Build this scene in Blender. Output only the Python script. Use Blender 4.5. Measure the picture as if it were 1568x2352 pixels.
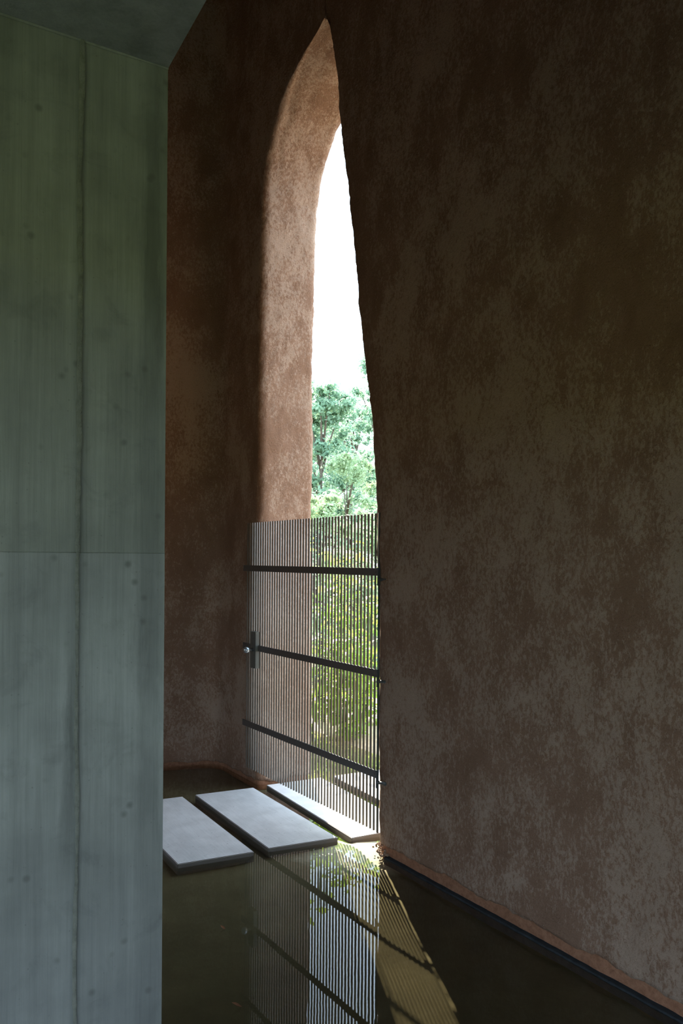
import bpy, bmesh, math, random
import numpy as np
from mathutils import Vector, noise, Matrix

for o in list(bpy.data.objects):
    bpy.data.objects.remove(o, do_unlink=True)
scene = bpy.context.scene
COL = scene.collection
random.seed(7)
RNG = np.random.default_rng(7)

# ------------------------------------------------------------------ camera
cam_d = bpy.data.cameras.new('camera')
cam = bpy.data.objects.new('camera', cam_d)
COL.objects.link(cam)
cam_d.sensor_fit = 'VERTICAL'
cam_d.sensor_height = 36.0
cam_d.sensor_width = 24.0
cam_d.lens = 29.08
cam_d.shift_y = 0.0463
cam_d.clip_start = 0.05
cam_d.clip_end = 500
cam.location = (0, 0, 1.65)
cam.rotation_mode = 'XYZ'
cam.matrix_world = Matrix.Translation((0, 0, 1.65)) @ Matrix.Rotation(math.radians(90), 4, 'X') @ Matrix.Rotation(math.radians(0.4), 4, 'Z')
scene.camera = cam

# ------------------------------------------------------------------ sky, sun, exposure
world = bpy.data.worlds.new('sky')
scene.world = world
world.use_nodes = True
bg = world.node_tree.nodes['Background']
bg.inputs['Color'].default_value = (0.65, 0.825, 1.0, 1)
bg.inputs['Strength'].default_value = 4.4
sun_d = bpy.data.lights.new('sun', 'SUN')
sun_d.energy = 14.5
sun_d.color = (1.0, 0.88, 0.70)
sun_d.angle = math.radians(0.6)
sun = bpy.data.objects.new('sun', sun_d)
COL.objects.link(sun)
EL = math.radians(39.5)
sun_dir = Vector((0.135 * math.cos(EL), -0.991 * math.cos(EL), -math.sin(EL)))
sun.rotation_euler = sun_dir.to_track_quat('-Z', 'Y').to_euler()
sun.location = (-2, 20, 18)
vs = scene.view_settings
vs.view_transform = 'Standard'
vs.look = 'None'
vs.gamma = 1
vs.use_curve_mapping = False
vs.exposure = 0.55
try:
    scene.cycles.use_denoising = True
    scene.cycles.max_bounces = 14
    scene.cycles.diffuse_bounces = 8
    scene.cycles.transparent_max_bounces = 16
    scene.cycles.sample_clamp_indirect = 6.0
except Exception:
    pass

# ------------------------------------------------------------------ helpers
def tag(o, label=None, cat=None, group=None, kind=None):
    if label: o['label'] = label
    if cat: o['category'] = cat
    if group: o['group'] = group
    if kind: o['kind'] = kind
    return o

def mesh_obj(name, verts, faces, mat, parent=None, smooth=False):
    me = bpy.data.meshes.new(name)
    me.from_pydata([tuple(v) for v in verts], [], faces)
    me.update()
    if smooth:
        me.polygons.foreach_set('use_smooth', [True] * len(me.polygons))
    me.materials.append(mat)
    o = bpy.data.objects.new(name, me)
    COL.objects.link(o)
    if parent is not None: o.parent = parent
    return o

def bm_obj(name, bm, mat, parent=None, smooth=False):
    me = bpy.data.meshes.new(name)
    bm.normal_update()
    bm.to_mesh(me); bm.free()
    if smooth:
        me.polygons.foreach_set('use_smooth', [True] * len(me.polygons))
    me.materials.append(mat)
    o = bpy.data.objects.new(name, me)
    COL.objects.link(o)
    if parent is not None: o.parent = parent
    return o

def link_copy(src, name, parent=None):
    o = src.copy()
    o.name = name
    COL.objects.link(o)
    if parent is not None: o.parent = parent
    return o

def add_box(bm, x0, x1, y0, y1, z0, z1, bevel=0.0):
    vs_ = [bm.verts.new(p) for p in ((x0, y0, z0), (x1, y0, z0), (x1, y1, z0), (x0, y1, z0),
                                     (x0, y0, z1), (x1, y0, z1), (x1, y1, z1), (x0, y1, z1))]
    fs = [bm.faces.new([vs_[i] for i in f]) for f in ((3, 2, 1, 0), (4, 5, 6, 7), (0, 1, 5, 4), (1, 2, 6, 5), (2, 3, 7, 6), (3, 0, 4, 7))]
    if bevel > 0:
        es = list({e for f in fs for e in f.edges})
        bmesh.ops.bevel(bm, geom=es, offset=bevel, segments=2, affect='EDGES', profile=0.6)

def add_tube(bm, pts, radii, seg=8, caps=True):
    pts = [Vector(p) for p in pts]
    rings = []
    for i, p in enumerate(pts):
        a = pts[max(i - 1, 0)]; b = pts[min(i + 1, len(pts) - 1)]
        t = (b - a).normalized()
        ref = Vector((0, 0, 1)) if abs(t.z) < 0.9 else Vector((1, 0, 0))
        x = t.cross(ref).normalized(); y = t.cross(x).normalized()
        r = radii[i]
        rings.append([bm.verts.new(p + (x * math.cos(2 * math.pi * k / seg) + y * math.sin(2 * math.pi * k / seg)) * r) for k in range(seg)])
    for i in range(len(rings) - 1):
        for k in range(seg):
            bm.faces.new((rings[i][k], rings[i][(k + 1) % seg], rings[i + 1][(k + 1) % seg], rings[i + 1][k]))
    if caps:
        bm.faces.new(rings[0][::-1]); bm.faces.new(rings[-1])

def lerp_table(tab, z):
    if z <= tab[0][0]: return tab[0][1]
    for (a, va), (b, vb) in zip(tab, tab[1:]):
        if z <= b:
            t = (z - a) / (b - a)
            return va + (vb - va) * t
    return tab[-1][1]

def smooth_table(tab, w=0.12):
    def f(z):
        return sum(lerp_table(tab, z + k * w / 3) for k in (-3, -2, -1, 0, 1, 2, 3)) / 7.0
    return f

# ------------------------------------------------------------------ materials
def new_mat(name):
    m = bpy.data.materials.new(name); m.use_nodes = True
    nt = m.node_tree
    for n in list(nt.nodes): nt.nodes.remove(n)
    out = nt.nodes.new('ShaderNodeOutputMaterial')
    return m, nt, out

class NT:
    def __init__(s, nt): s.nt = nt
    def n(s, typ, **kw):
        nd = s.nt.nodes.new(typ)
        for k, v in kw.items():
            if k.startswith('i_'):
                nd.inputs[k[2:].replace('_', ' ')].default_value = v
            else: setattr(nd, k, v)
        return nd
    def l(s, a, b): s.nt.links.new(a, b)
    def coord(s, scale=(1, 1, 1), kind='Object'):
        tc = s.n('ShaderNodeTexCoord'); mp = s.n('ShaderNodeMapping')
        mp.inputs['Scale'].default_value = scale
        s.l(tc.outputs[kind], mp.inputs['Vector'])
        return mp.outputs['Vector']
    def noise(s, vec, scale, detail=6, rough=0.6, dist=0.0):
        nd = s.n('ShaderNodeTexNoise')
        nd.inputs['Scale'].default_value = scale; nd.inputs['Detail'].default_value = detail
        nd.inputs['Roughness'].default_value = rough; nd.inputs['Distortion'].default_value = dist
        s.l(vec, nd.inputs['Vector'])
        return nd.outputs['Fac']
    def ramp(s, fac, stops, interp='LINEAR'):
        r = s.n('ShaderNodeValToRGB'); r.color_ramp.interpolation = interp
        e = r.color_ramp.elements
        while len(e) > 1: e.remove(e[0])
        e[0].position = stops[0][0]; e[0].color = col4(stops[0][1])
        for p, c in stops[1:]:
            x = e.new(p); x.color = col4(c)
        s.l(fac, r.inputs['Fac'])
        return r.outputs['Color']
    def mix(s, fac, a, b, blend='MIX'):
        m = s.n('ShaderNodeMix', data_type='RGBA', blend_type=blend)
        for idx, v in ((0, fac), (6, a), (7, b)):
            if hasattr(v, 'links'): s.l(v, m.inputs[idx])
            else: m.inputs[idx].default_value = v if idx == 0 else col4(v)
        return m.outputs[2]
    def math(s, op, a, b=None, c=None, clamp=False):
        m = s.n('ShaderNodeMath', operation=op, use_clamp=clamp)
        for i, v in enumerate((a, b, c)):
            if v is None: continue
            if hasattr(v, 'links'): s.l(v, m.inputs[i])
            else: m.inputs[i].default_value = v
        return m.outputs[0]
    def bump(s, height, strength, dist, normal=None):
        b = s.n('ShaderNodeBump'); b.inputs['Strength'].default_value = strength; b.inputs['Distance'].default_value = dist
        s.l(height, b.inputs['Height'])
        if normal is not None: s.l(normal, b.inputs['Normal'])
        return b.outputs['Normal']
    def bsdf(s, color, rough=0.8, normal=None, spec=0.5, metallic=0.0):
        p = s.n('ShaderNodeBsdfPrincipled')
        if hasattr(color, 'links'): s.l(color, p.inputs['Base Color'])
        else: p.inputs['Base Color'].default_value = col4(color)
        if hasattr(rough, 'links'): s.l(rough, p.inputs['Roughness'])
        else: p.inputs['Roughness'].default_value = rough
        p.inputs['Specular IOR Level'].default_value = spec
        p.inputs['Metallic'].default_value = metallic
        if normal is not None: s.l(normal, p.inputs['Normal'])
        return p.outputs['BSDF']

def col4(c):
    if isinstance(c, (int, float)): return (c, c, c, 1)
    return (c[0], c[1], c[2], 1)

def mat_clay():
    m, nt, out = new_mat('earth_plaster'); k = NT(nt)
    v = k.coord()
    vs_ = k.coord((1, 1, 0.62))
    big = k.noise(v, 1.1, 4, 0.6, 0.6)
    mid = k.noise(vs_, 6.0, 5, 0.62, 0.4)
    fine = k.noise(vs_, 62.0, 6, 0.72, 0.4)
    grain = k.noise(v, 170.0, 4, 0.7)
    # pale mineral bloom: many small flecks that crowd together in patches
    a = k.math('ADD', fine, k.math('MULTIPLY', k.math('SUBTRACT', big, 0.5), 0.75))
    a = k.math('ADD', a, k.math('MULTIPLY', k.math('SUBTRACT', mid, 0.5), 0.5))
    pale = k.ramp(a, [(0.47, 0.0), (0.60, 1.0)])
    base = k.ramp(mid, [(0.25, (0.27, 0.16, 0.105)), (0.55, (0.34, 0.21, 0.145)), (0.8, (0.39, 0.255, 0.18))])
    c = k.mix(k.math('MULTIPLY', pale, 0.62), base, (0.55, 0.42, 0.33))
    pits = k.ramp(grain, [(0.30, 0.45), (0.45, 1.0)])
    c = k.mix(0.75, c, pits, 'MULTIPLY')
    h1 = k.noise(v, 62.0, 6, 0.72)
    n = k.bump(h1, 1.0, 0.022)
    n = k.bump(grain, 0.55, 0.004, n)
    b = k.bsdf(c, 0.95, n, 0.15)
    k.l(b, out.inputs['Surface'])
    return m

def mat_base_clay():
    m, nt, out = new_mat('raw_clay_base'); k = NT(nt)
    v = k.coord()
    f = k.noise(v, 40, 5, 0.7)
    c = k.ramp(f, [(0.3, (0.19, 0.09, 0.052)), (0.7, (0.33, 0.17, 0.105))])
    n = k.bump(k.noise(v, 120, 4, 0.7), 0.8, 0.006)
    k.l(k.bsdf(c, 0.95, n, 0.1), out.inputs['Surface'])
    return m

def mat_concrete(name='board_marked_concrete', stains=True):
    m, nt, out = new_mat(name); k = NT(nt)
    v = k.coord()
    streak = k.noise(k.coord((9, 9, 0.55)), 3.0, 6, 0.65)
    cloud = k.noise(v, 2.6, 5, 0.6)
    finest = k.noise(v, 220, 3, 0.6)
    grainv = k.noise(k.coord((60, 60, 1.2)), 3.0, 4, 0.6)
    c = k.ramp(cloud, [(0.3, (0.165, 0.176, 0.172)), (0.7, (0.30, 0.315, 0.312))])
    c = k.mix(0.55, c, k.ramp(streak, [(0.3, 0.55), (0.6, 1.0)]), 'MULTIPLY')
    c = k.mix(0.3, c, k.ramp(grainv, [(0.3, 0.6), (0.6, 1.0)]), 'MULTIPLY')
    blot = k.noise(v, 13.0, 5, 0.65, 0.6)
    c = k.mix(0.5, c, k.ramp(blot, [(0.30, 0.62), (0.46, 1.0), (0.62, 1.0), (0.75, 1.12)]), 'MULTIPLY')
    if stains:
        sepz = k.n('ShaderNodeSeparateXYZ'); k.l(v, sepz.inputs[0])
        lift = k.math('GREATER_THAN', sepz.outputs['Z'], 1.659)       # two pours of slightly different tone
        c = k.mix(lift, c, (0.86, 0.87, 0.82), 'MULTIPLY')
        sep = k.n('ShaderNodeSeparateXYZ'); k.l(v, sep.inputs[0])
        X, Z = sep.outputs['X'], sep.outputs['Z']
        wob = k.math('MULTIPLY', k.math('SUBTRACT', k.noise(k.coord((8, 8, 1.3)), 2.2, 5, 0.7), 0.5), 0.09)
        Xw = k.math('ADD', X, wob)
        def band(x0, w):
            d = k.math('ABSOLUTE', k.math('SUBTRACT', Xw, x0))
            return k.math('SUBTRACT', 1.0, k.math('DIVIDE', d, w), clamp=True)
        vmask = k.ramp(k.noise(k.coord((3, 3, 0.8)), 2.0, 4, 0.6), [(0.36, 0.0), (0.62, 1.0)])
        # run-off stain along the corner and beside the seam
        st1 = k.math('MULTIPLY', k.math('MULTIPLY', band(-0.030, 0.034), 1.5, clamp=True), k.math('MAXIMUM', vmask, 0.4))
        zr = k.n('ShaderNodeMapRange'); k.l(Z, zr.inputs[0])
        zr.inputs[1].default_value = 0.95; zr.inputs[2].default_value = 1.25
        zr2 = k.n('ShaderNodeMapRange'); k.l(Z, zr2.inputs[0])
        zr2.inputs[1].default_value = 1.62; zr2.inputs[2].default_value = 1.35
        st2 = k.math('MULTIPLY', band(-0.183, 0.022), k.math('MULTIPLY', zr.outputs[0], zr2.outputs[0]))
        st = k.math('MAXIMUM', st1, st2)
        sd = k.math('SUBTRACT', 1.0, k.math('DIVIDE', k.math('ABSOLUTE', k.math('SUBTRACT', X, -0.1735)), 0.012), clamp=True)
        st = k.math('MAXIMUM', st, k.math('MULTIPLY', sd, 0.85))
        c = k.mix(k.math('MULTIPLY', st, 0.75), c, (0.075, 0.082, 0.078))
        dz = k.n('ShaderNodeMapRange'); k.l(Z, dz.inputs[0])           # darker, mottled towards the foot of the wall
        dz.inputs[1].default_value = 1.15; dz.inputs[2].default_value = 0.80
        foot_dark = k.math('MULTIPLY', dz.outputs[0], k.ramp(k.noise(v, 5.0, 5, 0.65), [(0.3, 0.45), (0.6, 1.0)]))
        c = k.mix(k.math('MULTIPLY', foot_dark, 0.5), c, (0.085, 0.092, 0.098))
        # blow holes and knot prints
        vor = k.n('ShaderNodeTexVoronoi'); vor.inputs['Scale'].default_value = 21.0; k.l(v, vor.inputs['Vector'])
        pick = k.ramp(k.n('ShaderNodeSeparateColor').outputs[0], [(0, 0), (1, 1)]) if False else None
        dots = k.ramp(vor.outputs['Distance'], [(0.07, 1.0), (0.20, 0.0)])
        gate = k.ramp(k.noise(v, 9.0, 2, 0.5), [(0.47, 0.0), (0.55, 1.0)])
        c = k.mix(k.math('MULTIPLY', k.math('MULTIPLY', dots, gate), 0.6), c, (0.07, 0.075, 0.07))
        vor2 = k.n('ShaderNodeTexVoronoi'); vor2.inputs['Scale'].default_value = 60.0; k.l(v, vor2.inputs['Vector'])
        dots2 = k.ramp(vor2.outputs['Distance'], [(0.06, 1.0), (0.12, 0.0)])
        gate2 = k.ramp(k.noise(v, 14.0, 2, 0.5), [(0.50, 0.0), (0.56, 1.0)])
        c = k.mix(k.math('MULTIPLY', k.math('MULTIPLY', dots2, gate2), 0.5), c, (0.1, 0.1, 0.1))
    n = k.bump(k.noise(k.coord((40, 40, 1.5)), 4.0, 5, 0.6), 0.25, 0.003)
    n = k.bump(finest, 0.25, 0.001, n)
    k.l(k.bsdf(c, 0.62, n, 0.35), out.inputs['Surface'])
    return m

def mat_slab():
    m, nt, out = new_mat('precast_slab_concrete'); k = NT(nt)
    v = k.coord()
    br = k.noise(k.coord((30, 2.0, 2)), 3.0, 4, 0.6)
    cl = k.noise(v, 6, 5, 0.6)
    c = k.ramp(cl, [(0.3, (0.52, 0.51, 0.51)), (0.7, (0.66, 0.65, 0.65))])
    c = k.mix(0.35, c, k.ramp(br, [(0.3, 0.75), (0.6, 1.0)]), 'MULTIPLY')
    sp = k.ramp(k.noise(v, 55, 3, 0.6), [(0.28, 0.35), (0.34, 1.0)])
    c = k.mix(0.6, c, sp, 'MULTIPLY')
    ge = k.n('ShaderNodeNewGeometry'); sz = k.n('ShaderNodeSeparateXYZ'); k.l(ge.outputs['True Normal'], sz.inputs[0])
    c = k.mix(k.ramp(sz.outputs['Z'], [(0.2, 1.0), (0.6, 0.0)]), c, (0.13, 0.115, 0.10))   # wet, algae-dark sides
    n = k.bump(k.noise(v, 120, 4, 0.6), 0.3, 0.002)
    k.l(k.bsdf(c, 0.6, n, 0.4), out.inputs['Surface'])
    return m

def mat_metal(name, c0, rough=0.42, metallic=0.0, spec=0.5):
    m, nt, out = new_mat(name); k = NT(nt)
    v = k.coord()
    f = k.noise(v, 60, 4, 0.6)
    c = k.mix(0.35, c0, k.ramp(f, [(0.3, 0.7), (0.7, 1.0)]), 'MULTIPLY')
    n = k.bump(k.noise(v, 300, 3, 0.5), 0.1, 0.001)
    k.l(k.bsdf(c, rough, n, spec, metallic), out.inputs['Surface'])
    return m

def mat_mud():
    m, nt, out = new_mat('pool_silt'); k = NT(nt)
    v = k.coord()
    sep = k.n('ShaderNodeSeparateXYZ'); k.l(v, sep.inputs[0])
    # sunlit brightness painted into the silt as a pale patch at the foot of the jamb (0.1, 4.72)
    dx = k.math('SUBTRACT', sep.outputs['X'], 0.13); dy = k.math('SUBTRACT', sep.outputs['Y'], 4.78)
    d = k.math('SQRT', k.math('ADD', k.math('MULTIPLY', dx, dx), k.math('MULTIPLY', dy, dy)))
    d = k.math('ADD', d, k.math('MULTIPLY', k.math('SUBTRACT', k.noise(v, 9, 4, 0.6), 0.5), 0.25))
    sun_patch = k.ramp(d, [(0.19, 1.0), (0.42, 0.0)])
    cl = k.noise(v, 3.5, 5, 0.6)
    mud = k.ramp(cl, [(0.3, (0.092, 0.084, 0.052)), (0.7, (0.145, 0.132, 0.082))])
    c = k.mix(sun_patch, mud, (0.62, 0.61, 0.57))
    # bank sand outside, made pale to bounce sunlight indoors, more than a metre beyond the wall
    dd = k.math('ADD', k.math('MULTIPLY', k.math('SUBTRACT', sep.outputs['X'], 0.2285), 0.8556), k.math('MULTIPLY', k.math('SUBTRACT', sep.outputs['Y'], 4.6336), 0.5176))
    dd = k.math('ADD', dd, k.math('MULTIPLY', k.math('SUBTRACT', k.noise(v, 4, 4, 0.6), 0.5), 0.3))
    bank = k.n('ShaderNodeMapRange'); k.l(dd, bank.inputs[0]); bank.inputs[1].default_value = 1.15; bank.inputs[2].default_value = 1.4
    c = k.mix(bank.outputs[0], c, k.ramp(k.noise(v, 30, 5, 0.7), [(0.3, (0.40, 0.31, 0.21)), (0.7, (0.56, 0.45, 0.32))]))
    n = k.bump(k.noise(v, 18, 5, 0.6), 0.3, 0.01)
    k.l(k.bsdf(c, 0.9, n, 0.1), out.inputs['Surface'])
    return m

def mat_water():
    m, nt, out = new_mat('still_water'); k = NT(nt)
    v = k.coord((1, 1, 1))
    rip = k.noise(v, 11, 2, 0.5)
    rip2 = k.noise(v, 4.0, 2, 0.5)
    n = k.bump(k.math('ADD', rip, k.math('MULTIPLY', rip2, 1.5)), 0.010, 0.006)
    lw = k.n('ShaderNodeLayerWeight'); lw.inputs['Blend'].default_value = 0.5; k.l(n, lw.inputs['Normal'])
    fr = k.math('ADD', 0.022, k.math('MULTIPLY', k.math('POWER', lw.outputs['Facing'], 5.0), 0.978))
    t = k.n('ShaderNodeBsdfTransparent'); t.inputs['Color'].default_value = (0.85, 0.83, 0.74, 1)
    g = k.n('ShaderNodeBsdfGlossy'); g.inputs['Roughness'].default_value = 0.008; g.inputs['Color'].default_value = (1, 1, 1, 1)
    k.l(n, g.inputs['Normal'])
    mx = k.n('ShaderNodeMixShader')
    k.l(fr, mx.inputs[0]); k.l(t.outputs[0], mx.inputs[1]); k.l(g.outputs[0], mx.inputs[2])
    k.l(mx.outputs[0], out.inputs['Surface'])
    return m

def mat_leaf(name, ca, cb, trans, tcol, scale=1.3, rough=0.5):
    m, nt, out = new_mat(name); k = NT(nt)
    tc = k.n('ShaderNodeNewGeometry')
    f = k.noise(tc.outputs['Position'], scale, 3, 0.6)
    f2 = k.noise(tc.outputs['Position'], scale * 9, 2, 0.5)
    ff = k.math('ADD', k.math('MULTIPLY', f, 0.6), k.math('MULTIPLY', f2, 0.4))
    c = k.ramp(ff, [(0.35, ca), (0.65, cb)])
    b = k.bsdf(c, rough, None, 0.4)
    t = k.n('ShaderNodeBsdfTranslucent'); t.inputs['Color'].default_value = col4(tcol)
    mx = k.n('ShaderNodeMixShader'); mx.inputs[0].default_value = trans
    k.l(b, mx.inputs[1]); k.l(t.outputs[0], mx.inputs[2])
    k.l(mx.outputs[0], out.inputs['Surface'])
    return m

def mat_plain(name, ca, cb, scale=8, rough=0.9, bump=0.4, dist=0.01):
    m, nt, out = new_mat(name); k = NT(nt)
    v = k.coord()
    c = k.ramp(k.noise(v, scale, 6, 0.65), [(0.3, ca), (0.7, cb)])
    n = k.bump(k.noise(v, scale * 5, 4, 0.65), bump, dist)
    k.l(k.bsdf(c, rough, n, 0.2), out.inputs['Surface'])
    return m

M_CLAY = mat_clay()
M_BASE = mat_base_clay()
M_CONC = mat_concrete()
M_CONC2 = mat_concrete('soffit_concrete', False)
M_GROUT = mat_plain('seam_grout', (0.125, 0.13, 0.115), (0.20, 0.207, 0.188), 60, 0.9, 0.8, 0.003)
M_SLAB = mat_slab()
M_BAR = mat_metal('gate_bar_steel', (0.155, 0.138, 0.118), 0.42)
M_RAIL = mat_metal('gate_rail_steel', (0.075, 0.066, 0.062), 0.38)
M_ROD = mat_metal('hinge_rod_steel', (0.05, 0.055, 0.055), 0.4)
M_KNOB = mat_metal('brushed_steel', (0.45, 0.5, 0.55), 0.32, 0.9)
M_LOCK = mat_metal('lock_box_steel', (0.10, 0.10, 0.085), 0.45)
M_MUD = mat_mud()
M_WATER = mat_water()
M_KERB = mat_plain('black_bitumen_kerb', (0.018, 0.022, 0.026), (0.036, 0.044, 0.052), 20, 0.85, 0.5, 0.004)
M_EARTH = mat_plain('garden_earth', (0.12, 0.09, 0.05), (0.22, 0.18, 0.10), 6)
M_BOUNCE_SAND = mat_plain('bounce_sand', (0.38, 0.30, 0.20), (0.54, 0.43, 0.30), 6)  # unseen ground, coloured pale to bounce sunlight into the room
M_LAWN = mat_plain('lawn_green', (0.13, 0.15, 0.03), (0.24, 0.25, 0.06), 5)
M_BARK = mat_plain('bark', (0.07, 0.055, 0.04), (0.16, 0.13, 0.10), 12)
M_STEM = mat_plain('green_stem', (0.10, 0.16, 0.04), (0.18, 0.24, 0.08), 12)
M_LEAF_NEAR = mat_leaf('shrub_leaf', (0.13, 0.26, 0.035), (0.26, 0.40, 0.07), 0.55, (0.45, 0.62, 0.09), 2.0, 0.35)
M_LEAF_MID = mat_leaf('bush_leaf', (0.20, 0.30, 0.17), (0.36, 0.46, 0.28), 0.45, (0.42, 0.55, 0.30), 0.8)  # outdoor glare put into the leaf colour as a pale, greyed green
M_LEAF_FAR = mat_leaf('tree_leaf', (0.11, 0.21, 0.14), (0.22, 0.34, 0.23), 0.42, (0.28, 0.45, 0.28), 0.6)  # greyer green carries the veil of glare over the far trees
M_DEAD = mat_plain('dead_leaf_brown', (0.16, 0.06, 0.03), (0.26, 0.12, 0.06), 40)

# ------------------------------------------------------------------ setting: the clay walls
W0 = Vector((0.2285, 4.6336, 0.0))
WU = Vector((0.5176, -0.8556, 0.0)).normalized()     # along the main wall, towards the viewer
WN = Vector((-0.8556, -0.5176, 0.0)).normalized()    # into the room
W0 = W0 - WN * 0.002
def W(s, d, z=0.0):
    return W0 + WU * s + WN * d + Vector((0, 0, z))

Z_TOP = 7.5
APEX_S, APEX_Z = -0.685, 5.06
SL_TAB = [(0, -1.60), (1.3, -1.595), (2.9, -1.60), (3.5, -1.592), (3.97, -1.575), (4.336, -1.54), (4.505, -1.49), (4.679, -1.39), (4.832, -1.26), (4.933, -1.08), (4.999, -0.90), (5.036, -0.768), (5.06, -0.685)]
SR_TAB = [(0, -0.06), (0.13, -0.065), (0.87, -0.075), (1.61, -0.089), (1.91, -0.097), (2.39, -0.148), (2.55, -0.183), (2.76, -0.232), (3.21, -0.30), (3.62, -0.379), (3.93, -0.433), (4.22, -0.488), (4.37, -0.521), (4.71, -0.573), (4.97, -0.646), (5.06, -0.685)]
THICK = 0.45
THICK_RIGHT = 0.74  # unseen right reveal, deepened to bounce more sun onto the far-left wall
OUTER_DROP = 0.10
def edge_L(z): return lerp_table(SL_TAB, z) if z < APEX_Z else APEX_S
def edge_R(z): return lerp_table(SR_TAB, z) if z < APEX_Z else APEX_S
def closing(z):                       # 1 over most of the opening, 0 at the apex
    return max(0.0, min(1.0, (APEX_Z - z) / 0.25))

CORNER_S = -2.374
ORANGE_DIR = Vector((-0.9485, -0.317, 0)).normalized()
RC = 0.15
def left_profile(z):
    """plan points of the left part of the wall, from the far left round the corner to the outer jamb"""
    pts = []
    c = W(CORNER_S, 0)
    for t in np.linspace(3.6, RC, 60): pts.append(c + ORANGE_DIR * t)
    for t in np.linspace(0, 1, 12)[1:-1]:                    # soft concave corner
        a = c + ORANGE_DIR * RC; b = c + WU * RC
        pts.append(a * (1 - t) ** 2 + c * 2 * t * (1 - t) + b * t * t)
    sl = edge_L(z); k = closing(z)
    r = 0.06 * k; s0 = CORNER_S + RC; s1 = sl - r
    for t in np.linspace(0, 1, 34): pts.append(W(s0 + (s1 - s0) * t, 0))
    for a in np.linspace(0, math.pi / 2, 8)[1:]: pts.append(W(sl - r + r * math.sin(a), -r + r * math.cos(a)))
    dep = THICK if z < APEX_Z else 0.0
    r2 = 0.05 if z < APEX_Z else 0.0
    so = edge_L(z + OUTER_DROP * min(1.0, z / 3.5))
    for t in np.linspace(0, 1, 20)[1:]: pts.append(W(sl + (so - sl) * t, -r - (dep - r - r2) * t))
    for a in np.linspace(0, math.pi / 2, 6)[1:]: pts.append(W(so - r2 + r2 * math.cos(a), -dep + r2 - r2 * math.sin(a)))
    for t in (0.05, 0.1, 0.2, 0.4, 0.8, 1.6): pts.append(W(so - r2 - (t if dep else 0), -dep))
    return pts
jamb_r = smooth_table([(0, 0.15), (1.5, 0.14), (2.3, 0.09), (3.2, 0.06), (5.0, 0.03)], 0.3)
def right_profile(z):
    pts = []
    k = closing(z); r = jamb_r(z) * k; sr = edge_R(z) - 0.35 * r
    dep = THICK_RIGHT if z < APEX_Z else 0.0
    r2 = 0.05 if z < APEX_Z else 0.0
    so = edge_R(z + OUTER_DROP * min(1.0, z / 3.5)) - 0.35 * r
    for t in (1.6, 0.8, 0.4, 0.2, 0.1, 0.05): pts.append(W(so + r2 + (t if dep else 0), -dep))
    for a in np.linspace(math.pi / 2, 0, 6)[:-1]: pts.append(W(so + r2 - r2 * math.cos(a), -dep + r2 - r2 * math.sin(a)))
    for t in np.linspace(1, 0, 26)[:-1]: pts.append(W(sr + (so - sr) * t, -r - (dep - r - r2) * t))
    for a in np.linspace(math.pi / 2, 0, 10): pts.append(W(sr + r - r * math.sin(a), -r + r * math.cos(a)))
    s0 = sr + r
    for s in np.linspace(0, 1, 95)[1:]: pts.append(W(s0 + (2.4 - s0) * s, 0))
    for s in np.linspace(2.4, 9.5, 30)[1:]: pts.append(W(s, 0))
    return pts

def rough_wall(name, prof, edge=0.066):
    zs = [0.0] + list(np.arange(0.02, 5.2, 0.022)) + list(np.linspace(5.2, Z_TOP, 60))
    zs = sorted(set([round(float(z), 4) for z in zs] + [APEX_Z - 0.002, APEX_Z]))
    rows = [prof(z) for z in zs]
    nC = len(rows[0]); nR = len(zs)
    P = np.zeros((nR, nC, 3))
    for i, z in enumerate(zs):
        for j, p in enumerate(rows[i]): P[i, j] = (p.x, p.y, z)
    # plaster ends in a broken lower edge a few centimetres above the water
    for j in range(nC):
        p = Vector(P[0, j])
        e = edge + 0.022 * noise.noise(p * 6.0) + 0.012 * noise.noise(p * 23.0)
        P[:, j, 2] = e + (Z_TOP - e) * (P[:, j, 2] / Z_TOP)
    du = np.gradient(P, axis=1); dv = np.gradient(P, axis=0)
    N = np.cross(du, dv); ln = np.linalg.norm(N, axis=2, keepdims=True); ln[ln < 1e-12] = 1
    N = N / ln
    out = []
    fl = P.reshape(-1, 3); nl = N.reshape(-1, 3)
    for p, nrm in zip(fl, nl):
        v = Vector(p)
        h = 0.010 * noise.noise(v * 2.1) + 0.006 * noise.noise(v * 9.0) + 0.0055 * noise.noise(v * 27.0)
        out.append(v + Vector(nrm) * h)
    base = len(out)
    for j in range(nC):                                     # underside of the plaster coat
        v = out[j]; out.append(v - Vector(nl[j]) * 0.03 + Vector((0, 0, 0.004)))
    faces = []
    for i in range(nR - 1):
        for j in range(nC - 1):
            a = i * nC + j
            faces.append((a, a + 1, a + nC + 1, a + nC))
    for j in range(nC - 1):
        faces.append((base + j, base + j + 1, j + 1, j))
    o = mesh_obj(name, out, faces, M_CLAY, None, True)
    tag(o, kind='structure')
    # strip of raw clay that shows below the coat
    bv, bf = [], []
    for j in range(nC):
        q = Vector((fl[j][0], fl[j][1], 0)) - Vector(nl[j]) * 0.012
        w = 0.004 * noise.noise(q * 15)
        for z in (-0.12, 0.03, 0.14):
            bv.append((q.x - nl[j][0] * w, q.y - nl[j][1] * w, z))
    for j in range(nC - 1):
        for i in range(2):
            a = j * 3 + i
            bf.append((a, a + 3, a + 4, a + 1))
    return o, bv, bf

wall_back, bv, bf = rough_wall('wall_back', left_profile, 0.034)
tag(mesh_obj('baseboard_back', bv, bf, M_BASE, None, True), kind='structure')
wall_right, bv, bf = rough_wall('wall_right', right_profile)
tag(mesh_obj('baseboard_right', bv, bf, M_BASE, None, True), kind='structure')

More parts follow.
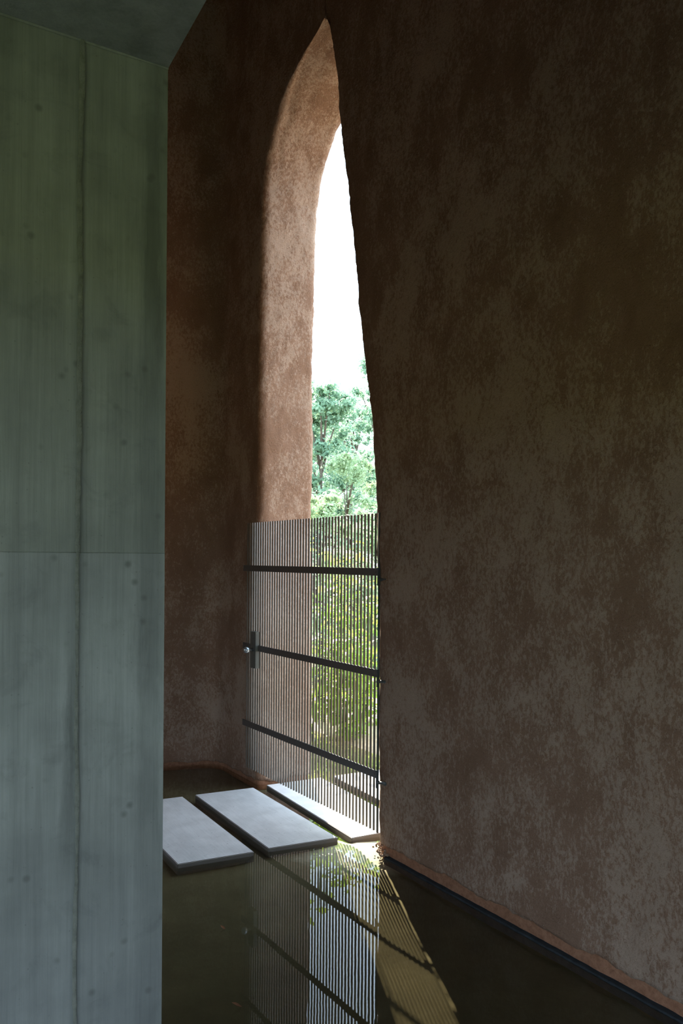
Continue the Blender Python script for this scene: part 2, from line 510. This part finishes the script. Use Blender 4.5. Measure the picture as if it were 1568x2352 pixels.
# black kerb at the foot of the right-hand wall
kv, kf = [], []
ks = np.linspace(0.06, 6.0, 150)
for s in ks:
    j = 0.004 * noise.noise(Vector((s * 9, 0, 0)))
    for d, z in ((-0.02, 0.008), (0.010 + j, 0.007), (0.017 + j, 0.004), (0.019 + j, -0.1)):
        kv.append(W(s, d, z))
for i in range(len(ks) - 1):
    for q in range(3):
        a = i * 4 + q
        kf.append((a, a + 1, a + 5, a + 4))
tag(mesh_obj('trim_1', kv, kf, M_KERB, None, True), kind='structure')

# roof, far-left wall and rear wall above an unseen opening, added and sized for the indoor light (they close the tall room)
lc = W(CORNER_S, 0) + ORANGE_DIR * 3.6
def prism(name, poly, z0, z1, mat):
    n = len(poly)
    v = [(p[0], p[1], z0) for p in poly] + [(p[0], p[1], z1) for p in poly]
    f = [tuple(range(n))[::-1], tuple(range(n, 2 * n))] + [(i, (i + 1) % n, n + (i + 1) % n, n + i) for i in range(n)]
    return mesh_obj(name, v, f, mat)
REAR_Y = -3.0
re = W(9.3, 0)
wl_pts = [(lc.x, lc.y), (lc.x - 0.05, REAR_Y)]
# far-left clay wall with an unseen low opening added for fill light
OP0, OP1, OPZ = 3.9, 4.65, 2.1
def box_vf(x0, x1, y0, y1, z0, z1, base):
    v = [(x0, y0, z0), (x1, y0, z0), (x1, y1, z0), (x0, y1, z0), (x0, y0, z1), (x1, y0, z1), (x1, y1, z1), (x0, y1, z1)]
    f_ = [tuple(base + i for i in q) for q in ((3, 2, 1, 0), (4, 5, 6, 7), (0, 1, 5, 4), (1, 2, 6, 5), (2, 3, 7, 6), (3, 0, 4, 7))]
    return v, f_
lv, lf = [], []
for y0, y1, z0 in ((REAR_Y, OP0, 0.0), (OP0, OP1, OPZ), (OP1, lc.y + 0.2, 0.0)):
    v_, f_ = box_vf(lc.x - 0.3, lc.x, y0, y1, z0, Z_TOP, len(lv)); lv += v_; lf += f_
tag(mesh_obj('wall_left', lv, lf, M_CLAY), kind='structure')
tag(prism('wall_front', [(lc.x - 0.3, REAR_Y), (5.4, REAR_Y), (5.4, REAR_Y - 0.3), (lc.x - 0.3, REAR_Y - 0.3)], 2.05, Z_TOP, M_CLAY), kind='structure')
far = W(CORNER_S, -0.5)
tag(prism('roof', [(lc.x - 0.3, REAR_Y - 0.3), (5.4, REAR_Y - 0.3), (5.4, 0), tuple(W(0, -0.5))[:2], tuple(far)[:2], (lc.x - 0.3, lc.y + 0.4)], Z_TOP, Z_TOP + 0.3, M_CLAY), kind='structure')

# ------------------------------------------------------------------ concrete partition with board marks
PC = Vector((-0.3607, 1.6886, 0.0))                  # its visible corner
PE = Vector((0.8523, 0.5231, 0.0)).normalized()
part = bpy.data.objects.new('wall_partition', None); COL.objects.link(part)
part.location = PC
part.rotation_euler = (0, 0, math.atan2(PE.y, PE.x))   # local x along the face, local -y towards the viewer
tag(part, kind='structure')
CEIL_Z = 2.65
JOINT_Z = 1.659
bm = bmesh.new(); add_box(bm, -2.6, -0.0012, 0.004, 0.22, -0.1, CEIL_Z)
bm_obj('concrete_core', bm, M_CONC, part)
xs = [0.0]
lines = [-0.045, -0.101, -0.173, -0.225, -0.282, -0.345, -0.40]
xs += lines
while xs[-1] > -2.55: xs.append(xs[-1] - random.uniform(0.052, 0.07))
for row, (z0, z1) in enumerate(((-0.1, JOINT_Z - 0.0012), (JOINT_Z + 0.0012, CEIL_Z))):
    for i in range(len(xs) - 1):
        g = 0.00004
        y = random.uniform(-0.00025, 0.00025) + (0.0010 if row else 0.0)
        bm = bmesh.new()
        a0 = xs[i + 1] + g; a1 = xs[i] - (g if i else 0)
        add_box(bm, a0, a1, y, 0.006, z0, z1, 0.0002)
        bm_obj('board_print', bm, M_CONC, part)
# grout fin squeezed out at the main seam
fv, ff = [], []
SEAM = -0.1735
nz = 420
for i in range(nz):
    z = -0.05 + (CEIL_Z + 0.05) * i / (nz - 1)
    wob = 0.0045 * noise.noise(Vector((3.1, 0, z * 4.0))) + 0.0018 * noise.noise(Vector((9, 0, z * 22)))
    up = 1.0 if z > JOINT_Z else 0.75
    w = (0.0052 + 0.0030 * noise.noise(Vector((0, 5, z * 8))) + 0.0022 * noise.noise(Vector((1, 5, z * 45)))) * up
    hgt = (0.0042 + 0.0022 * noise.noise(Vector((7, 5, z * 30))) + 0.001 * noise.noise(Vector((7, 2, z * 110)))) * up
    x = SEAM + wob
    fv += [(x - w, 0.001, z), (x - w * 0.6, -hgt - 0.0008, z), (x + w * 0.2, -hgt * 0.6 - 0.0006, z), (x + w * 0.7, -hgt - 0.0006, z), (x + w, 0.001, z)]
for i in range(nz - 1):
    for q in range(4):
        a = i * 5 + q
        ff.append((a, a + 1, a + 6, a + 5))
mesh_obj('grout_seam', fv, ff, M_GROUT, part, True)
# thin fin along the horizontal joint and the top
fv, ff = [], []
nx = 160
for i in range(nx):
    x = -1.2 + 1.2 * i / (nx - 1)
    j = 0.0012 * noise.noise(Vector((x * 14, 2, 0)))
    hgt = max(0.0002, 0.0012 + 0.0014 * noise.noise(Vector((x * 30, 8, 0))))
    fv += [(x, 0.001, JOINT_Z + j - 0.0018), (x, -hgt - 0.001, JOINT_Z + j), (x, 0.001, JOINT_Z + j + 0.0014)]
for i in range(nx - 1):
    for q in range(2):
        a = i * 3 + q
        ff.append((a, a + 1, a + 4, a + 3))
mesh_obj('grout_seam', fv, ff, M_CONC, part, True)

# concrete ceiling over the viewer
SD = Vector((0.4776, -0.8786, 0)).normalized()
p_end = PC + SD * 5.3
pl_end = PC - PE * 2.6
back = Vector((-PE.y, PE.x, 0)) * 0.22
tag(prism('ceiling', [tuple(PC)[:2], tuple(PC + back)[:2], tuple(pl_end + back)[:2], (lc.x, REAR_Y), (p_end.x, REAR_Y)][::-1], CEIL_Z, CEIL_Z + 0.25, M_CONC2), kind='structure')
fv, ff = [], []
for i in range(140):                                       # shadow fillet of mortar between wall and soffit
    x = -1.6 + 1.6 * i / 139
    a = 0.004 + 0.003 * noise.noise(Vector((x * 9, 1, 4)))
    fv += [(x, -0.0008, CEIL_Z - a), (x, -a * 0.8, CEIL_Z - 0.0006)]
for i in range(139):
    a = i * 2; ff.append((a, a + 1, a + 3, a + 2))
mesh_obj('mortar_fillet', fv, ff, M_CONC, part, True)

# deck under the viewer
tag(prism('floor', [(-4.3, REAR_Y - 0.5), (4.0, REAR_Y - 0.5), (1.9, 1.1), (-4.3, -1.2)], -0.12, 0.06, M_CONC2), kind='structure')

# pool bed and water
gv, gf = [], []
GX = np.linspace(-4.6, 5.0, 97); GY = np.linspace(-1.4, 9.6, 111)
for y in GY:
    for x in GX:
        p = Vector((x, y, 0))
        d = math.hypot(x - 0.13, y - 4.78)
        z = -0.035 + 0.008 * noise.noise(p * 1.7) + 0.004 * noise.noise(p * 6)
        z += 0.044 * max(0, 1 - d / 0.27)
        dd = (p - W0).dot(WN)
        if dd < -1.15: z = min(0.05, z + (-1.15 - dd) * 0.22)
        gv.append((x, y, z))
for j in range(len(GY) - 1):
    for i in range(len(GX) - 1):
        a = j * len(GX) + i
        gf.append((a, a + 1, a + len(GX) + 1, a + len(GX)))
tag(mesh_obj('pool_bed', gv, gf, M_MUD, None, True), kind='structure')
wp = [W(6.2, 0.0), W(0.0, 0.0), W(-0.09, -0.06), W(-0.105, -0.15), W(-0.105, -0.75), W(1.0, -0.78), W(1.0, -1.6), W(-4.0, -1.6), W(-4.0, -0.49), W(-1.62, -0.47), W(-1.61, 0.0), W(CORNER_S, 0.0), lc, Vector((lc.x, 0.4, 0)), pl_end + back, PC + back, PC, pl_end, Vector((pl_end.x, -1.2, 0)), Vector((2.2, -1.2, 0))]
bm = bmesh.new()
f = bm.faces.new([bm.verts.new((p.x, p.y, 0.0)) for p in wp])
bmesh.ops.triangulate(bm, faces=[f])
wat = bm_obj('water', bm, M_WATER)
tag(wat, 'still shallow olive water covering the floor and mirroring the gate', 'water', kind='stuff')

# ground outside, beyond the pool and behind the viewer
def ground(name, x0, x1, y0, y1, z, mat, n=60, amp=0.12):
    v, f_ = [], []
    for j in range(n + 1):
        for i in range(n + 1):
            x = x0 + (x1 - x0) * i / n; y = y0 + (y1 - y0) * j / n
            v.append((x, y, z + amp * noise.noise(Vector((x * 0.3, y * 0.3, 0)))))
    for j in range(n):
        for i in range(n):
            a = j * (n + 1) + i
            f_.append((a, a + 1, a + n + 2, a + n + 1))
    return tag(mesh_obj(name, v, f_, mat, None, True), kind='structure')
ground('ground_garden', -30, 40, 8.6, 60, -0.02, M_EARTH)
ground('ground_base', -40, 40, -3.4, 12, -0.22, M_BOUNCE_SAND, 30, 0.03)
ground('ground_lawn', -40, 40, -60, -3.4, -0.06, M_LAWN, 60, 0.05)

# ------------------------------------------------------------------ stepping slabs
def slab(quad, z0, z1, label):
    c = sum((Vector((x, y, 0)) for x, y in quad), Vector()) / 4
    q = [Vector((x, y, 0)) - c for x, y in quad]
    ang = math.atan2((q[2] - q[1]).y, (q[2] - q[1]).x)
    R = Matrix.Rotation(-ang + math.pi / 2, 4, 'Z')
    q = [R @ p for p in q]
    bm = bmesh.new()
    lo = [bm.verts.new((p.x, p.y, z0)) for p in q]; hi = [bm.verts.new((p.x, p.y, z1)) for p in q]
    fs = [bm.faces.new(hi), bm.faces.new(lo[::-1])] + [bm.faces.new((lo[i], lo[(i + 1) % 4], hi[(i + 1) % 4], hi[i])) for i in range(4)]
    bmesh.ops.recalc_face_normals(bm, faces=bm.faces)
    bmesh.ops.bevel(bm, geom=list(bm.edges), offset=0.003, segments=2, affect='EDGES')
    o = bm_obj('stepping_slab', bm, M_SLAB)
    o.location = (c.x, c.y, 0)
    o.rotation_euler = (0, 0, ang - math.pi / 2)
    tag(o, label, 'paving slab', 'concrete slabs set in the water')
    return o
Z0, Z1 = -0.06, 0.023
slab([(-1.459, 5.457), (-1.0742, 5.651), (-0.4746, 4.594), (-0.8593, 4.3996)][::-1], Z0, Z1, 'grey concrete slab in the water cut off by the concrete wall')
slab([(-0.9957, 5.6946), (-0.6154, 5.8835), (-0.010, 4.8395), (-0.3986, 4.6509)][::-1], Z0, Z1, 'middle concrete slab in the water, wholly in view before the gate')
EV = Vector((0.875, 0.484, 0)).normalized()
E_, F_ = Vector((-0.5276, 5.9539, 0)), Vector((0.0725, 4.8352, 0))
def strip(off, w):
    a, b = E_ + EV * off, F_ + EV * off
    c, d = b + EV * w, a + EV * w
    return [(p.x, p.y) for p in (a, b, c, d)]
slab(strip(0, 0.44), Z0, Z1, 'concrete threshold slab right under the gate, partly sunlit')
slab(strip(0.54, 0.44), Z0, Z1, 'first sunlit concrete slab outside the gate, seen through the bars')
slab(strip(1.08, 0.44), Z0, Z1, 'second sunlit concrete slab outside the gate, seen through the bars')

# crumbs of broken plaster at the foot of the jamb
bm = bmesh.new()
for i in range(90):
    s = random.uniform(-0.14, 0.07); d = random.gauss(0.0, 0.02) - 1.6 * max(0.0, 0.03 - s) ** 1.4 + 0.015
    r = random.uniform(0.004, 0.013)
    p = W(s, d + 0.0, 0.008 + r * 0.5 + max(0, 0.045 * (1 - abs(s + 0.02) / 0.1)) * random.random())
    mt = Matrix.Translation(p) @ Matrix.Rotation(random.uniform(0, 6), 4, Vector((random.random(), random.random(), 1)).normalized()) @ Matrix.Diagonal((r, r * random.uniform(0.6, 1), r * random.uniform(0.5, 0.9), 1))
    bmesh.ops.create_icosphere(bm, subdivisions=1, radius=1.0, matrix=mt)
tag(bm_obj('plaster_crumbs', bm, M_CLAY), 'brown crumbs of broken plaster heaped at the foot of the jamb', 'rubble', kind='stuff')

# ------------------------------------------------------------------ the gate
GL = Vector((-0.7007, 6.1161, 0.0))
GU = Vector((0.53109, -0.84731, 0.0))
gate = bpy.data.objects.new('metal_gate', None); COL.objects.link(gate)
gate.location = GL
gate.rotation_euler = (0, 0, math.atan2(GU.y, GU.x))   # local x along the gate, local -y into the room
tag(gate, 'dark steel bar gate with three flat rails closing the wall opening', 'gate')
GB, GT = 0.116, 1.913
bar0 = None
for i in range(47):
    x = 0.0222 + 0.0361 * i
    if bar0 is None:
        bm = bmesh.new(); add_tube(bm, [(0, 0, GB), (0, 0, GB + 0.0015), (0, 0, GT - 0.0015), (0, 0, GT)], [0.0048, 0.0063, 0.0063, 0.0048], 10)
        bar0 = bm_obj('bar', bm, M_BAR, gate, True); b = bar0
    else:
        b = link_copy(bar0, 'bar', gate)
    b.location = (x, 0, 0)
bm = bmesh.new(); add_tube(bm, [(1.719, 0, GB - 0.004), (1.719, 0, GT + 0.002)], [0.0068] * 2, 10)
tag(bm_obj('hinge_rod', bm, M_ROD, gate, True), 'darker round hinge rod at the right end')
for zc in (0.442, 1.010, 1.581):
    bm = bmesh.new(); add_box(bm, -0.026, 1.722, -0.0145, -0.0058, zc - 0.0215, zc + 0.0215, 0.0012)
    r = bm_obj('rail', bm, M_RAIL, gate)
    for xx in (0.134, 1.706):
        bm = bmesh.new(); add_tube(bm, [(xx, -0.0144, zc), (xx, -0.0165, zc)], [0.006, 0.005], 10)
        bm_obj('rail_bolt', bm, M_RAIL, r, True)
    # end plate and hinge
    bm = bmesh.new(); add_box(bm, 1.7225, 1.7295, -0.016, 0.0005, zc - 0.076, zc + 0.025, 0.001)
    pl = bm_obj('hinge_plate', bm, M_ROD, gate)
    zp = zc - 0.043
    bm = bmesh.new()
    add_tube(bm, [(1.7285, -0.004, zp), (1.742, -0.002, zp), (1.742, -0.002, zp), (1.775, 0.008, zp + 0.002), (1.775, 0.008, zp + 0.002), (1.790, 0.012, zp + 0.003), (1.790, 0.012, zp + 0.003), (1.87, 0.07, zp + 0.006)],
             [0.0105, 0.0105, 0.0085, 0.0085, 0.0135, 0.0135, 0.0095, 0.0095], 8)
    bm_obj('hinge_bolt', bm, M_ROD, pl)
# lock box, escutcheon and knob
bm = bmesh.new(); add_box(bm, 0.145, 0.235, -0.0385, -0.0058, 0.866, 1.128, 0.0018)
lock = bm_obj('lock_box', bm, M_LOCK, gate)
lock['label'] = 'tall narrow steel lock box'
bm = bmesh.new(); add_box(bm, 0.190, 0.1915, -0.0392, -0.0385, 0.870, 1.124)
bm_obj('seam_line', bm, M_RAIL, lock)
bm = bmesh.new(); add_box(bm, 0.190, 0.216, -0.0425, -0.0385, 0.972, 1.028, 0.001)
esc = bm_obj('escutcheon', bm, M_LOCK, lock)
bm = bmesh.new()
prof = [(0.0, 0.010), (0.022, 0.0085), (0.030, 0.012), (0.036, 0.0185), (0.044, 0.0225), (0.053, 0.0235), (0.062, 0.0215), (0.069, 0.016), (0.0725, 0.008), (0.0735, 0.002)]
add_tube(bm, [(0.203, -0.0425 - t, 1.0) for t, r in prof], [r for t, r in prof], 20)
tag(bm_obj('door_knob', bm, M_KNOB, lock, True), 'round brushed steel knob')

# ------------------------------------------------------------------ floating leaves
def leaf_mesh(name, L, Wd, curl, mat, fold=0.25):
    prof = [(0.0, 0.02), (0.12, 0.45), (0.32, 0.92), (0.55, 1.0), (0.78, 0.62), (0.93, 0.22), (1.0, 0.0)]
    v, f_ = [], []
    for t, w in prof:
        z = -curl * L * (t * t)
        hw = 0.5 * Wd * w
        v += [(-hw, t * L, z + fold * hw), (0, t * L, z), (hw, t * L, z + fold * hw)]
    for i in range(len(prof) - 1):
        a = i * 3
        f_ += [(a, a + 1, a + 4, a + 3), (a + 1, a + 2, a + 5, a + 4)]
    me = bpy.data.meshes.new(name)
    me.from_pydata(v, [], f_); me.update()
    me.polygons.foreach_set('use_smooth', [True] * len(me.polygons))
    me.materials.append(mat)
    return me
dm = leaf_mesh('dead_leaf', 0.034, 0.022, -0.5, M_DEAD, 0.5)
def floater(x, y, rot, sc, label):
    o = bpy.data.objects.new('dead_leaf', dm); COL.objects.link(o)
    o.location = (x, y, 0.001); o.rotation_euler = (0.05, 0, rot); o.scale = (sc, sc, sc)
    tag(o, label, 'leaf', 'leaves floating on the water')
floater(-0.505, 3.68, 1.2, 0.75, 'tiny brown leaf afloat left of the mirrored gate, nearer the slabs')
floater(-0.355, 3.045, 1.9, 1.15, 'larger curled brown leaf afloat near the bottom of the photo')

# ------------------------------------------------------------------ plants outside
NEAR_MESHES = [leaf_mesh('leaf', 0.12, 0.062, 0.25, M_LEAF_NEAR), leaf_mesh('leaf', 0.095, 0.055, 0.1, M_LEAF_NEAR), leaf_mesh('leaf', 0.14, 0.06, 0.4, M_LEAF_NEAR)]
def shrub(x, y, h, n_stem, n_leaf, spread, label, seed):
    rs = random.Random(seed)
    root = bpy.data.objects.new('leafy_shrub', None); COL.objects.link(root)
    root.location = (x, y, -0.03)
    tag(root, label, 'shrub', 'shrubs just outside the gate')
    tips = []
    for i in range(n_stem):
        a = rs.uniform(0, 2 * math.pi); hh = h * rs.uniform(0.7, 1.0)
        bx, by = math.cos(a) * spread * 0.25, math.sin(a) * spread * 0.25
        ex, ey = math.cos(a) * spread * rs.uniform(0.3, 1), math.sin(a) * spread * rs.uniform(0.3, 1)
        pts = [Vector((bx + (ex - bx) * t ** 1.5, by + (ey - by) * t ** 1.5, hh * t)) for t in (0, 0.25, 0.5, 0.75, 1.0)]
        bm = bmesh.new(); add_tube(bm, pts, [0.012, 0.010, 0.008, 0.006, 0.003], 5)
        bm_obj('stem', bm, M_STEM, root, True)
        tips.append(pts)
    for i in range(n_leaf):
        pts = tips[i % n_stem]
        t = rs.uniform(0.06, 1.0) * 3.999
        k = int(t); p = pts[k].lerp(pts[k + 1], t - k)
        o = bpy.data.objects.new('leaf', NEAR_MESHES[rs.randrange(3)]); COL.objects.link(o)
        o.parent = root
        o.location = p + Vector((rs.gauss(0, 0.05), rs.gauss(0, 0.05), rs.gauss(0, 0.03)))
        o.rotation_euler = (rs.uniform(-0.5, 0.7), rs.uniform(-0.5, 0.5), rs.uniform(0, 6.28))
        s = rs.uniform(0.75, 1.35); o.scale = (s, s, s)
    return root
SH = [(-0.10, 8.25, 2.10, 7, 230, 0.34, 'tallest leafy shrub behind the gate, its top leaves clearing the bars'),
      (0.32, 8.05, 1.70, 7, 230, 0.36, 'bright green leafy shrub behind the hinge end of the gate'),
      (-0.62, 8.5, 1.85, 7, 210, 0.38, 'leafy shrub hidden mostly behind the left jamb outside'),
      (0.85, 8.4, 1.95, 7, 210, 0.40, 'leafy shrub outside, furthest right behind the right wall'),
      (0.10, 7.55, 1.05, 8, 230, 0.32, 'low leafy shrub nearest the outer slabs, seen through the lower bars'),
      (-0.35, 7.75, 1.15, 7, 200, 0.32, 'low leafy shrub beside the left jamb, seen through the bars'),
      (0.15, 9.2, 1.9, 7, 230, 0.45, 'leafy shrub in the second row behind the tallest one')]
for i, a in enumerate(SH): shrub(*a[:6], a[6], 100 + i)

def leaf_cloud(centers, radii, n, size, seed):
    """many small leaves scattered in shells round the given clump centres -> verts, faces"""
    r = np.random.default_rng(seed)
    C_ = np.array(centers); Rr = np.array(radii)
    w = Rr ** 2; w = w / w.sum()
    idx = r.choice(len(C_), n, p=w)
    d = r.normal(size=(n, 3)); d /= np.linalg.norm(d, axis=1, keepdims=True)
    rad = Rr[idx] * np.abs(r.normal(scale=0.62, size=n))
    p = C_[idx] + d * rad[:, None] * np.array([1, 1, 0.8])
    nn = d + r.normal(scale=0.7, size=(n, 3)); nn /= np.linalg.norm(nn, axis=1, keepdims=True)
    t = np.cross(nn, r.normal(size=(n, 3))); t /= np.linalg.norm(t, axis=1, keepdims=True)
    b = np.cross(nn, t)
    s = size * (0.6 + 0.8 * r.random(n))[:, None]
    V = np.stack([p - t * s, p + b * s * 0.5, p + t * s, p - b * s * 0.5], axis=1).reshape(-1, 3)
    return V

def cloud_obj(name, V, mat, parent):
    me = bpy.data.meshes.new(name)
    n = len(V) // 4
    me.vertices.add(len(V)); me.vertices.foreach_set('co', V.astype(np.float32).ravel())
    me.loops.add(n * 4); me.loops.foreach_set('vertex_index', np.arange(n * 4, dtype=np.int32))
    me.polygons.add(n); me.polygons.foreach_set('loop_start', np.arange(0, n * 4, 4, dtype=np.int32))
    try: me.polygons.foreach_set('loop_total', np.full(n, 4, dtype=np.int32))
    except Exception: pass
    me.update(calc_edges=True); me.validate()
    me.materials.append(mat)
    o = bpy.data.objects.new(name, me); COL.objects.link(o); o.parent = parent
    o['kind'] = 'stuff'
    return o

def tree(x, y, h, w, label, seed, mat, nleaf, size, name='tree', cat='tree', trunk=True, clumps=110, group='trees behind the shrubs'):
    rs = random.Random(seed)
    root = bpy.data.objects.new(name, None); COL.objects.link(root)
    root.location = (x, y, -0.05)
    tag(root, label, cat, group)
    cs, rr = [], []
    zb = h * (0.22 if trunk else 0.05)
    trunk_top = Vector((rs.uniform(-0.2, 0.2), rs.uniform(-0.2, 0.2), h * 0.8))
    pts = [Vector((0, 0, 0)), Vector((rs.uniform(-.12, .12), 0, h * 0.25)), Vector((rs.uniform(-.2, .2), 0, h * 0.5)), trunk_top]
    bm = bmesh.new(); add_tube(bm, pts, [0.018 * h, 0.014 * h, 0.009 * h, 0.003 * h], 7)
    bm_obj('trunk', bm, M_BARK, root, True)
    for i in range(clumps):
        t = rs.random() ** 0.85
        z = zb + (h - zb) * t
        ww = w * (1 - 0.75 * abs(t - 0.4) / 0.6 * (1 if t > 0.4 else 0.55))
        a = rs.uniform(0, 6.283); rad = ww * math.sqrt(rs.random())
        c = Vector((math.cos(a) * rad, math.sin(a) * rad, z))
        cs.append(tuple(c)); rr.append(rs.uniform(0.25, 0.75) * (w / 2.0) * 0.5)
        if i % 8 == 0:
            k = pts[1].lerp(pts[3], max(0.05, min(0.95, t - 0.15)))
            mid = k.lerp(c, 0.5) + Vector((0, 0, 0.1))
            bm = bmesh.new(); add_tube(bm, [k, mid, c], [0.006 * h, 0.004 * h, 0.0015 * h], 5)
            bm_obj('branch', bm, M_BARK, root, True)
    cloud_obj('foliage', leaf_cloud(cs, rr, nleaf, size, seed), mat, root)
    return root
TREES = [(-0.50, 22.0, 6.3, 1.9, 'round-topped far tree at the left of the gap, dark trunk showing'),
         (1.375, 27.5, 8.75, 2.2, 'tallest far tree against the right edge of the gap'),
         (0.44, 33.5, 8.3, 2.4, 'thin-topped far tree between the two trees of the gap'),
         (-5.3, 24.0, 7.0, 2.3, 'far tree hidden beyond the left jamb'),
         (6.6, 25.5, 7.4, 2.4, 'far tree hidden beyond the right wall'),
         (-5.6, 33.0, 8.2, 2.6, 'furthest left tree beyond the jamb'),
         (7.4, 34.0, 8.6, 2.6, 'furthest right tree beyond the wall'),
         (-1.0, 41.0, 8.3, 2.5, 'faint tree in the last row, filling the left of the gap low down'),
         (3.2, 42.0, 8.9, 2.5, 'faint tree in the last row, filling the right of the gap low down')]
for i, (x, y, h, w, lb) in enumerate(TREES):
    tree(x, y, h, w, lb, 40 + i, M_LEAF_FAR, 26000 if i < 3 or i > 6 else 10000, 0.058)
BUSH = [(-0.35, 14.0, 2.75, 1.15, 'pale green bush above the gate at the left of the gap'),
        (0.85, 16.8, 3.27, 1.3, 'pale green bush above the gate at the right of the gap'),
        (0.22, 19.9, 4.2, 1.5, 'taller pale bush rising between bushes and far trees'),
        (-3.1, 15.0, 2.9, 1.4, 'pale bush beyond the left jamb'),
        (3.0, 14.6, 3.0, 1.3, 'pale bush beyond the right wall'),
        (0.1, 11.4, 1.75, 0.95, 'low green bush right behind the near shrubs')]
for i, (x, y, h, w, lb) in enumerate(BUSH):
    tree(x, y, h, w, lb, 70 + i, M_LEAF_MID, 16000, 0.036, 'garden_bush', 'bush', False, 80, 'bushes beyond the gate')
